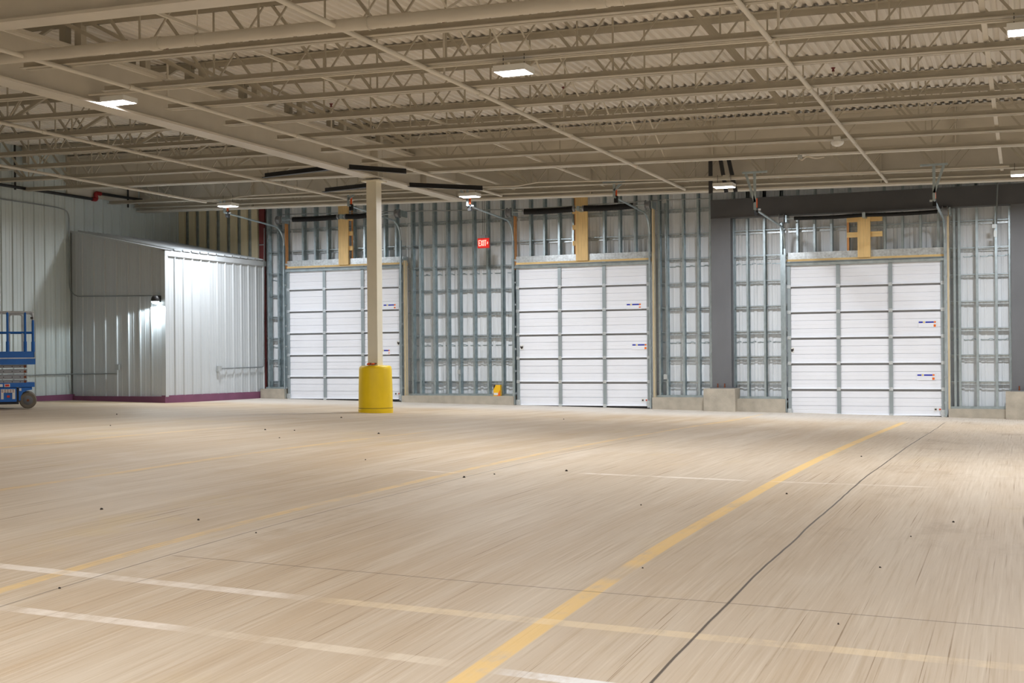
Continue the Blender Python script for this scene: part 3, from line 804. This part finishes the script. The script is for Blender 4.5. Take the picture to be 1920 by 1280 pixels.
# door hardware
def track(i, side):
    x0, x1 = DX[i]; zb = doorz(i); x = x0-.055 if side == 'left' else x1+.005
    ze, ye = [(4.42, 22.9), (4.27, 22.85), (3.84, 22.3)][i]
    yv = D-.09
    up = 4.20+[.1, -.02, -.43][i]
    lab = 'galvanised roller track on the %s side of the %s door, sloping up to the joists' % (side, DN[i])
    t = thing('roller_track', lab, 'track', (x, yv, zb), 'roller tracks')
    zq = up-.45
    MB().chan((x, yv, fz(x, yv)+.01), (x, yv, zq), .05, .035, .004, (0, 1, 0), (1, 0, 0)).part('upright_rail', M['zinc'], t)
    R = .42
    sl = math.atan2(ze-up, yv-R-ye)
    cv = [Vector((x+.015, yv-R+R*math.cos(a), zq+R*math.sin(a))) for a in [k*(math.pi/2-sl)/10 for k in range(11)]]
    en_ = Vector((x+.015, ye, cv[-1].z+(cv[-1].y-ye)*math.tan(sl)))
    pts = cv+[en_]
    MB().tube(pts, .02, 8).part('curved_rail', M['zinc'], t)
    # angle clipped to the wall
    MB().angle((x+(.05 if side == 'right' else -.012), D+.0, fz(x, D)+.02), (x+(.05 if side == 'right' else -.012), D+.0, zb+3.2), .05, .004, (1 if side == 'right' else -1, 0, 0), (0, -1, 0)).part('wall_angle', M['zinc'], t)
    for k in range(7): MB().box(x-.01, x+.045, yv+.02, D+.02, zb+.25+k*.48, zb+.29+k*.48).part('track_clip', M['zincbright'], t)
    # bumper at the open end
    e = en_
    MB().tube([e+Vector((0, .12, .02)), e+Vector((0, .12, .2))], .022, 10).part('bumper_spring', M['orange'], t, 'orange bumper spring')
    MB().box(e.x-.03, e.x+.03, e.y+.08, e.y+.16, e.z-.1, e.z+.03).part('bumper_block', M['black'], t, 'black rubber bumper block')
    # hanger from the joist
    hg = thing('track_hanger', 'galvanised angle hanger holding the %s track of the %s door' % (side, DN[i]), 'hanger', (e.x, e.y, e.z), 'track hangers')
    top = zc(e.x)+.02
    tp = Vector((e.x, e.y+.02, top))
    MB().bar(e+Vector((0, 0, -.01)), Vector((e.x, e.y, top)), .05, .012, (0, 1, 0)).part('drop_angle', M['zinc'], hg)
    MB().bar(e+Vector((0, 0, .12)), Vector((e.x-.16 if side == 'left' else e.x+.16, e.y, top)), .045, .012, (0, 1, 0)).part('kick_angle', M['zinc'], hg)
    MB().box(e.x-.22, e.x+.22, e.y-.03, e.y+.03, top, top+.03).part('cross_angle', M['zinc'], hg)
    MB().bar(e+Vector((-.08 if side == 'right' else -.02, .12, .0)), e+Vector((.02 if side == 'right' else .08, .12, .0)), .03, .03).part('foot_plate', M['zincbright'], hg)
for i in range(3):
    for sd in ('left', 'right'): track(i, sd)

def springs(i):
    x0, x1 = DX[i]; nm = DN[i]
    sz = [px(590, 409, 25.08).z, px(1030, 394, 25.08).z, px(1620, 403, 25.08).z][i]
    r_ = [.058, .062, .036][i]
    t = thing('torsion_spring_shaft', 'black counterbalance springs on a shaft above the %s door' % nm, 'door spring', ((x0+x1)/2, 25.08, sz), 'door spring shafts')
    MB().tube([(x0-.12, 25.08, sz), (x1+.1, 25.08, sz)], .013, 8).part('shaft', M['zinc'], t)
    spans = [[(548, 634), (648, 690)], [(982, 1076), (1094, 1190)], [(1491, 1616), (1624, 1755)]][i]
    for (a, b) in spans:
        xa, xb = px(a, 400, 25.08).x, px(b, 400, 25.08).x
        n = int((xb-xa)/.011); pts = []
        mb = MB(); m = 40; prof = []
        # coil body with fine ridges and a slight sag
        pts = [Vector((xa+(xb-xa)*k/m, 25.08, sz-.012*math.sin(math.pi*k/m))) for k in range(m+1)]
        rs = [r_*(1+.03*(k % 2)) for k in range(m+1)]
        mb.tube(pts, rs, 16).part('spring_coil', M['black'], t)
        for xe in (xa, xb):
            MB().lathe((xe-.025, 25.08, sz), [(r_*.7, 0), (r_*1.02, .004), (r_*1.02, .046), (r_*.7, .05)], 16, 'x').part('winding_cone', M['black' if i == 2 else 'liftgrey'], t)
    for xe in (x0-.06, x1+.04):
        MB().lathe((xe-.05, 25.08, sz), [(.1, 0), (.1, .012), (.075, .014), (.07, .05), (.075, .085), (.1, .088), (.1, .1)], 24, 'x').part('cable_drum', M['liftgrey'], t)
        MB().box(xe+.07, xe+.1, 25.06, 25.36, sz-.07, sz+.07).part('bearing_plate', M['zinc'], t)
    c = (px(spans[0][1], 400, 25.08).x+px(spans[1][0], 400, 25.08).x)/2
    MB().box(c-.03, c+.03, 25.02, 25.3, sz-.05, sz+.05).part('centre_bracket', M['zinc'], t)
    return sz
SZ = [springs(i) for i in range(3)]

# line of conduit crossing behind the springs, and small boxes
def conduit(name, pts, r, label, boxes=(), m='conduit', bm='greybox', fr=.12, cat='conduit', group=None):
    t = thing(name, label, cat, pts[0], group)
    MB().tube(fillet(pts, fr), r, 8).part('run', M[m], t)
    for (c, w, d, h) in boxes:
        c = Vector(c); MB().box(c.x-w/2, c.x+w/2, c.y-d/2, c.y+d/2, c.z-h/2, c.z+h/2).part('junction_box', M[bm], t)
    return t
q = lambda x, y, Y: tuple(px(x, y, Y))
conduit('conduit', [q(530, 402, 25.4), q(760, 396, 25.4), q(985, 392, 25.4), q(1240, 375, 25.4), q(1330, 372, 25.4)], .011, 'long thin conduit crossing the stud wall level with the door springs', [(q(1246, 377, 25.38), .07, .05, .08)], fr=.02)
conduit('conduit', [q(1246, 377, 25.38), q(1248, 480, 25.38), q(1249, 700, 25.38)], .009, 'conduit dropping beside the middle door to a white outlet box', [(q(1248, 706, 25.37), .07, .05, .1)], fr=.02)
conduit('conduit', [q(860, 398, 25.4), q(861, 520, 25.4), q(862, 690, 25.4)], .009, 'conduit dropping below the exit sign to an outlet box', [(q(861, 697, 25.38), .06, .05, .1)], fr=.02)
conduit('conduit', [q(1872, 300, 25.1), q(1868, 420, 25.1)], .014, 'conduit dropping right of the right-hand door to a grey switch', [(q(1864, 424, 25.08), .07, .06, .07), (q(1866, 438, 25.08), .05, .05, .12)], fr=.02)
# enclosure and left wall conduits
AYf, AXf = AY-.045, AX+.045
conduit('conduit', [(XL+.05, 17.0, 4.5), (XL+.05, 21.25, 4.5), (XL+.07, AYf-.06, 4.45), (XL+.07, AYf-.06, lp.z+.14), (lp.x-.05, AYf-.02, lp.z+.10)], .014, 'conduit looping from the left wall down to the hooded wall lamp', fr=.3)
conduit('conduit', [(XL+.06, 16.0, .92), (XL+.06, AYf-.03, .92), (px(219, 688, AYf).x, AYf, .93)], .012, 'low conduit along the left wall to an outlet on the shaded enclosure side', [((px(221, 688, AYf).x, AYf-.01, px(221, 688, AYf).z), .09, .05, .12)], fr=.05)
# front face outlet: point on X = AXf
def on_x(x, y, X):
    r = ray(x, y); t = X/r[0]; return Vector((X, r[1]*t, EZ+r[2]*t))
o1 = on_x(411, 691, AXf+.01)
conduit('conduit', [o1, on_x(488, 688, AXf), (AXf+.02, 25.3, 1.02), (AXf+.03, 25.36, 4.3)], .012, 'low conduit on the bright enclosure side turning up at the corner', [(o1, .05, .12, .12)], fr=.2)
# conduits up among the joists
conduit('conduit', [(-16.4, 22.4, zc(-16)-.02), (-15.9, 22.4, zc(-16)-.1), (-15.2, 22.4, zc(-15)-.0), (-13.4, 22.4, zc(-13.4)+.02), (-9, 22.45, zc(-9)-.02), (-8.6, 22.45, zc(-9)+.03), (-5.2, 22.45, zc(-5)-.02), (-.2, 22.45, zc(-.2)-.02)], .013, 'cream conduit feeding the row of lights near the dock wall', [((-4.95, 22.45, zc(-4.95)+.0), .1, .06, .05)], m='cream', bm='cream', fr=.1)
conduit('conduit', [(GX+.3, 12.4, zc(GX)-.04), (-9.9, 12.4, zc(-9.9)-.04), (-5.04, 12.4, zc(-5)-.04), (.6, 12.4, zc(.6)-.04)], .011, 'cream conduit feeding the row of lights overhead', m='cream', bm='cream')
conduit('cable_loop', [q(1497, 288, 20.0), q(1502, 302, 20.0), q(1512, 292, 20.0), q(1530, 297, 20.0), q(1545, 294, 20.0)], .012, 'loose cream cable with junction box hanging from the cross girder', [(q(1500, 294, 20.0), .06, .06, .06)], m='cream', bm='greybox', cat='cable')

# detector on the joist near the right pipe
dp = px(1570, 268, 18.9)
dt = thing('smoke_detector', 'round pale detector under the joist beside the right-hand branch pipe', 'detector', dp)
MB().lathe(dp, [(.03, -.05), (.075, -.03), (.095, 0), (.095, .02), (.05, .03)], 20).part('dome', M['white'], dt)
MB().box(dp.x-.05, dp.x+.05, dp.y-.05, dp.y+.05, dp.z+.03, dp.z+.09).part('mount_box', M['white'], dt)

# exit sign
ep = px(906, 455.5, 24.6)
ex = thing('exit_sign', 'red EXIT sign hanging on two thin rods from the edge beam', 'sign', (ep.x, 24.6, ep.z))
w, h = .125, .1
MB().box(ep.x-w-.006, ep.x+w+.006, 24.602, 24.65, ep.z-h-.006, ep.z+h+.006).part('housing', M['decalr'], ex)
MB().box(ep.x-w, ep.x+w, 24.596, 24.602, ep.z-h, ep.z+h).part('face', M['exitface'], ex)
MB().box(ep.x-.06, ep.x+.05, 24.6, 24.65, ep.z+h+.006, ep.z+h+.07).part('canopy_box', M['liftgrey'], ex)
for s in (-.02, .02): MB().tube([(ep.x+s, 24.62, ep.z+h+.07), (ep.x+s, 24.62, zc(ep.x)-.0)], .004, 6).part('rod', M['brace'], ex)
def strokes(segs):
    mb = MB()
    for (a, b, c, d) in segs:
        p, q_ = Vector((ep.x+a*w, 24.592, ep.z+b*h)), Vector((ep.x+c*w, 24.592, ep.z+d*h))
        mb.bar(p, q_, .006, .018, Vector((q_-p)).normalized().cross(Vector((0, 1, 0))))
    return mb
strokes([(-.78, -.62, -.78, .62), (-.78, .56, -.48, .56), (-.78, 0, -.5, 0), (-.78, -.56, -.48, -.56)]).part('letter_e', M['exitletter'], ex, 'pale letter E')
strokes([(-.4, .62, -.06, -.62), (-.06, .62, -.4, -.62)]).part('letter_x', M['exitletter'], ex, 'pale letter X')
strokes([(.1, -.62, .1, .62)]).part('letter_i', M['exitletter'], ex, 'pale letter I')
strokes([(.22, .56, .6, .56), (.41, .56, .41, -.62)]).part('letter_t', M['exitletter'], ex, 'pale letter T')
strokes([(.72, .26, .88, 0), (.88, 0, .72, -.26)]).part('chevron', M['exitletter'], ex, 'pale arrowhead')

# yellow box on the curb
bx = px(933, 740, 25.3)
cb_ = thing('carton', 'small yellow box with white and orange print standing on the curb', 'box', (bx.x, 25.3, .36))
MB().box(bx.x-.075, bx.x+.085, 25.25, 25.33, .36, .6).part('box_body', M['cartony'], cb_)
MB().box(bx.x-.065, bx.x+.03, 25.246, 25.25, .38, .43).part('white_panel', M['decalw'], cb_)
MB().poly([(bx.x+.0, 25.247, .36), (bx.x+.085, 25.247, .36), (bx.x+.085, 25.247, .5)]).part('orange_panel', M['decalo'], cb_)
MB().poly([(bx.x-.075, 25.247, .6), (bx.x-.02, 25.247, .6), (bx.x-.075, 25.247, .5)]).part('dark_panel', M['decaldark'], cb_)

# black fire line on the left wall
bl = thing('fire_line', 'black steel pipe with red elbow along the top of the left wall', 'pipe', (XL+.12, 18, 4.72))
xw = XL+.12
ea, eb = on_x(176, 373.5, xw), on_x(184, 362.5, xw)
MB().tube([(xw, 12, ea.z-.02), tuple(ea)], .032, 10).part('run', M['pipe'], bl)
MB().tube([tuple(eb), (xw, 24.0, eb.z+.02)], .032, 10).part('run', M['pipe'], bl)
MB().tube(fillet([ea+Vector((0, -.06, 0)), ea+Vector((0, .1, .0)), eb+Vector((0, -.1, 0)), eb+Vector((0, .08, 0))], .08), .045, 12).part('elbow', M['redpaint'], bl, 'red grooved elbow')
for y in (20.0, 24.0 - .5): MB().tube([(xw, y, 4.72), (xw, y, zd(XL)-.02)], .022, 8).part('riser', M['pipe'], bl)

# lift ---------------------------------------------------------------
LX1, LY = px(66, 700, 17.3).x, 17.3        # near right corner; the long side is turned square to the hall
lz = fz(LX1-.6, LY-.3)
lf = thing('scissor_lift', 'blue compact scissor lift parked at the left edge before the liner wall', 'lift', (LX1, LY, lz))
lf.rotation_euler.z = math.radians(43.5)
LZC = -LX1*math.sin(TH)+LY*math.cos(TH)
W = .76
def LZ(y): return px(60, y, LY).z          # heights read on the near side
LX0 = LX1-1.83
def L(x): return LX1-(66-x)*LZC/F/math.sqrt(1+(894/F)**2)
xe = L(66)
zt_, zp0, zp1 = LZ(717.5), LZ(658.5), LZ(683)
wheels = []
for wxr, in ((L(52),), (LX0+.3,)):
    for y in (LY-.0, LY+W-.11):
        r = .145
        wh = MB().lathe((wxr, y, lz+r), [(r*.62, 0), (r*.9, 0), (r, .02), (r, .09), (r*.9, .11), (r*.62, .11)], 28, 'y').part('wheel', M['tyre'], lf)
        MB().lathe((wxr, y-.004, lz+r), [(r*.2, -.004), (r*.55, .002), (r*.64, .01), (r*.64, .1)], 20, 'y').part('rim', M['rim'], wh)
        MB().lathe((wxr, y-.016, lz+r), [(r*.1, 0), (r*.16, .006), (r*.16, .02)], 10, 'y').part('hub', M['rust'], wh)
zc1, zc2 = LZ(725), LZ(717.5)
MB().box(LX0, xe-.01, LY-.01, LY+W+.01, zc1-.0, zc2+.0).part('chassis_rail', M['blue'], lf)
MB().box(LX0, xe-.01, LY+.0, LY+W, LZ(723.5), LZ(717)).part('chassis_cover', M['blue'], lf)
MB().box(LX0+.5, L(31), LY+.0, LY+W, LZ(752), LZ(726)).part('tray_door', M['blue'], lf)
MB().box(LX0+.5, L(33), LY+.06, LY+W-.06, LZ(757), LZ(751)).part('belly_pan', M['brace'], lf)
mb = MB(); a = Vector((0, 1, 0))
ys = [(L(35), LZ(726)), (L(60), LZ(726)), (L(60), LZ(730)), (L(51), LZ(731.5)), (L(43), LZ(735)), (L(39), LZ(742)), (L(39), LZ(750)), (L(35), LZ(750))]
n = len(ys)
mb.v = [(x, LY+.0, z) for x, z in ys]+[(x, LY+W, z) for x, z in ys]
mb.f = [tuple(range(n)), tuple(reversed(range(n, 2*n)))]+[(i, n+i, n+(i+1) % n, (i+1) % n) for i in range(n)]
mb.part('wheel_arch', M['blue'], lf)
MB().box(L(31), L(35), LY+.05, LY+W-.05, LZ(757), LZ(727)).part('gap_filler', M['brace'], lf)
# scissor stack
bars = [(683, 690), (691.5, 700.5), (701.5, 711), (712, 718)]
for k, (ya, yb_) in enumerate(bars):
    for y in (LY+.06, LY+W-.12):
        m_ = MB(); z1, z0 = LZ(ya), LZ(yb_); e = L(51)+.0
        m_.box(LX0+.1, e, y, y+.05, z0+.008, z1-.006)
        ab = m_.part('scissor_arm', M['liftgrey'], lf)
        if y < LY+.2:
            for hx in (7, 23, 38):
                MB().lathe((L(hx), y-.003, (z0+z1)/2), [(.009, 0), (.009, .004)], 10, 'y').part('bolt_hole', M['brace'], ab)
            MB().lathe((L(47), y-.006, (z0+z1)/2), [(.022, 0), (.022, .01)], 14, 'y').part('pivot_pin', M['rust'], ab)
# platform
MB().box(LX0, L(66.5), LY-.02, LY+W+.02, LZ(683), LZ(672)).part('deck_frame', M['blue'], lf)
MB().box(LX0, L(66.5), LY-.022, LY+W+.022, LZ(672), LZ(670)).part('deck_edge', M['railw'], lf)
mb = MB()
mb.box(LX0, L(65), LY, LY+.015, LZ(670), LZ(658.5)); mb.box(LX0, L(65), LY+W-.015, LY+W, LZ(670), LZ(658.5)); mb.box(L(65)-.015, L(65), LY, LY+W, LZ(670), LZ(658.5))
mb.part('toe_board', M['blue'], lf)
zr, zm = LZ(585), LZ(623)
xr = L(65)-.02
for y in (LY+.02, LY+W-.02):
    MB().tube(fillet([(LX0, y, zr), (xr, y, zr), (xr, y, LZ(605))], .07), .018, 10).part('top_rail', M['railw'], lf)
    MB().tube([(LX0, y, zm), (xr, y, zm)], .015, 8).part('mid_rail', M['blue'], lf)
    for xx in (xr, L(48), L(15)):
        MB().tube([(xx, y, LZ(659)), (xx, y, zr if xx != xr else LZ(600))], .019, 8).part('rail_post', M['blue'], lf)
        MB().tube([(xx, y, LZ(659)), (xx, y, LZ(640))], .028, 8).part('post_socket', M['blue'], lf)
for z in (zr, zm): MB().tube([(xr, LY+.02, z), (xr, LY+W-.02, z)], .017, 8).part('end_rail', M['railw' if z == zr else 'blue'], lf)
MB().tube(fillet([(L(18), LY+W-.05, LZ(659)), (L(18), LY+W-.05, zr-.02), (L(43), LY+W-.05, zr-.02), (L(43), LY+W-.05, LZ(659))], .06), .016, 8).part('gate_loop', M['railw'], lf)
MB().box(L(58), L(63), LY-.02, LY+.02, LZ(598), LZ(594)).part('latch', M['brace'], lf)
# decals
for (a1, b1, a2, b2, m_) in ((2, 728.5, 28.5, 735, 'decalw'), (2, 735, 7, 747, 'decalw'), (23, 735, 28.5, 747, 'decalw'), (13, 740, 18.5, 744, 'decalr'), (8.5, 718.5, 19, 724.5, 'decalw'), (0, 719, 5.5, 724, 'decalw'), (36, 727, 40, 732, 'decalw'), (10, 719.5, 17.5, 723.5, 'decalr')):
    dz = .006 if m_ == 'decalr' else .003
    MB().box(L(a1), L(a2), LY-.012-dz, LY-.008, LZ(b2), LZ(b1)).part('warning_decal', M[m_], lf, 'white decal' if m_ == 'decalw' else 'red decal')
for k in range(4):
    for s in range(5):
        MB().box(L(3+s*5), L(3+s*5+3.6), LY-.0165, LY-.012, LZ(730+k*1.5), LZ(729.3+k*1.5)).part('decal_print', M['decalr' if (k+s) % 3 == 0 else 'decaldark'], lf)

# ------------------------------------------------------------------ lights
def fixture(X, Y, z, label):
    t = thing('high_bay_light', label, 'light', (X, Y, z), 'rectangular LED high bays')
    a, b = .17, .13
    mb = MB().box(X-a-.012, X+a+.012, Y-b-.012, Y+b+.012, z+.034, z+.065)
    for (u0, u1, v0, v1) in ((-a-.012, a+.012, -b-.012, -b), (-a-.012, a+.012, b, b+.012), (-a-.012, -a, -b, b), (a, a+.012, -b, b)):
        mb.box(X+u0, X+u1, Y+v0, Y+v1, z, z+.034)  # rim below the lens, added to block grazing light
    mb.part('housing', M['white'], t)
    MB().box(X-a, X+a, Y-b, Y+b, z+.026, z+.034).part('lens', M['led'], t)
    for s in (-.12, .12):
        MB().tube([(X+s, Y, z+.06), (X+s, Y, zc(X)+.03)], .004, 6).part('hanging_wire', M['brace'], t)
    ld = bpy.data.lights.new('led_panel', 'AREA'); ld.shape = 'RECTANGLE'; ld.size = .32; ld.size_y = .25
    ld.energy = LW; ld.color = (.93, .96, 1.)
    lo = bpy.data.objects.new('led_panel', ld); COL.objects.link(lo); lo.parent = t; lo.location = (0, 0, .022)
    return t
LW = 260
fixture(-10.62, 12.92, 4.515, 'glaring LED high bay in front of the deep girder at upper left')
fixture(-5.0, 12.4, 4.27, 'glaring LED high bay overhead at top centre')
fixture(.06, 12.4, 4.18, 'glaring LED high bay cut by the right edge, overhead row')
fixture(-15.6, 22.43, 4.45, 'LED high bay above the enclosure roof')
fixture(-10.0, 22.45, 4.35, 'LED high bay right of the column, above the exit sign')
fixture(-4.97, 22.4, 4.24, 'LED high bay beside the dark column top')
fixture(.0, 22.45, 4.16, 'LED high bay cut by the right edge, dock wall row')
for X in (5.1,):
    for Y in (12.4, 22.4): fixture(X, Y, 4.1, 'LED high bay out of frame right, %s row' % ('dock wall' if Y > 20 else 'overhead'))
for X in (-10.62, -5.0, .1, 5.1):
    fixture(X, 2.3, zc(X)-(.05 if X < -10 else .2), 'LED high bay beside or behind the camera, %s from the left' % ORD[int(round((X+10.4)/5.1))])
    fixture(X, -4.5, zc(X)-(.05 if X < -10 else .2), 'LED high bay far behind the camera, %s from the left' % ORD[int(round((X+10.4)/5.1))])
sl_ = bpy.data.lights.new('wall_pack_beam', 'SPOT'); sl_.energy = 100; sl_.spot_size = math.radians(165); sl_.spot_blend = .15; sl_.shadow_soft_size = .04; sl_.color = (.85, .96, 1.)
so = bpy.data.objects.new('wall_pack_beam', sl_); COL.objects.link(so); so.parent = wp; so.location = (0, -.03-.0, -.12)

# crumbs on the slab
for i, (x, y) in enumerate(((207, 798), (219, 777), (552, 807), (497, 806), (524, 821), (710, 813), (685, 862), (1057, 786), (1615, 856), (870, 895), (927, 889), (480, 999), (112, 1103), (190, 955), (1475, 926), (1202, 947), (1205, 1065), (1572, 1170), (1788, 979), (1650, 1064), (640, 783), (1062, 883), (1708, 1006), (372, 975))):
    p = fh(x, y); r = (.009+.01*random.random())*min(1., .25+p.y/16)
    mb = MB(); n = 7
    ring = [(math.cos(k*2*math.pi/n)*r*random.uniform(.6, 1.3), math.sin(k*2*math.pi/n)*r*random.uniform(.6, 1.3)) for k in range(n)]
    mb.v = [(p.x+a, p.y+b, p.z-.004) for a, b in ring]+[(p.x+a*.6, p.y+b*.6, p.z+r*random.uniform(.5, .9)) for a, b in ring]+[(p.x, p.y, p.z+r)]
    mb.f = [(k, (k+1) % n, n+(k+1) % n, n+k) for k in range(n)]+[(n+k, n+(k+1) % n, 2*n) for k in range(n)]+[tuple(reversed(range(n)))]
    mb.top('concrete_crumb', M['stone'], 'small dark crumb lying loose on the tan slab', 'crumb', 'crumbs scattered on the slab')

# ------------------------------------------------------------------ world, camera, colour
w_ = bpy.data.worlds.new('World'); S.world = w_; w_.use_nodes = True
bg = w_.node_tree.nodes.get('Background') or w_.node_tree.nodes.new('ShaderNodeBackground')
bg.inputs[0].default_value = (.5, .52, .55, 1); bg.inputs[1].default_value = .05

cam = bpy.data.cameras.new('camera'); co = bpy.data.objects.new('camera', cam); COL.objects.link(co)
cam.sensor_width = 36.; cam.sensor_fit = 'HORIZONTAL'; cam.lens = 36.*F/1920; cam.shift_y = (YH-640)/1920
cam.clip_end = 200
co.matrix_world = Matrix.Translation((0, 0, EZ)) @ Matrix.Rotation(TH, 4, 'Z') @ Matrix.Rotation(math.pi/2, 4, 'X') @ Matrix.Rotation(-RH, 4, 'Z')
S.camera = co
S.view_settings.view_transform = 'Standard'; S.view_settings.look = 'None'
S.view_settings.gamma = 1.0; S.view_settings.use_curve_mapping = False
S.view_settings.exposure = -.66
S.cycles.max_bounces = 8; S.cycles.diffuse_bounces = 5
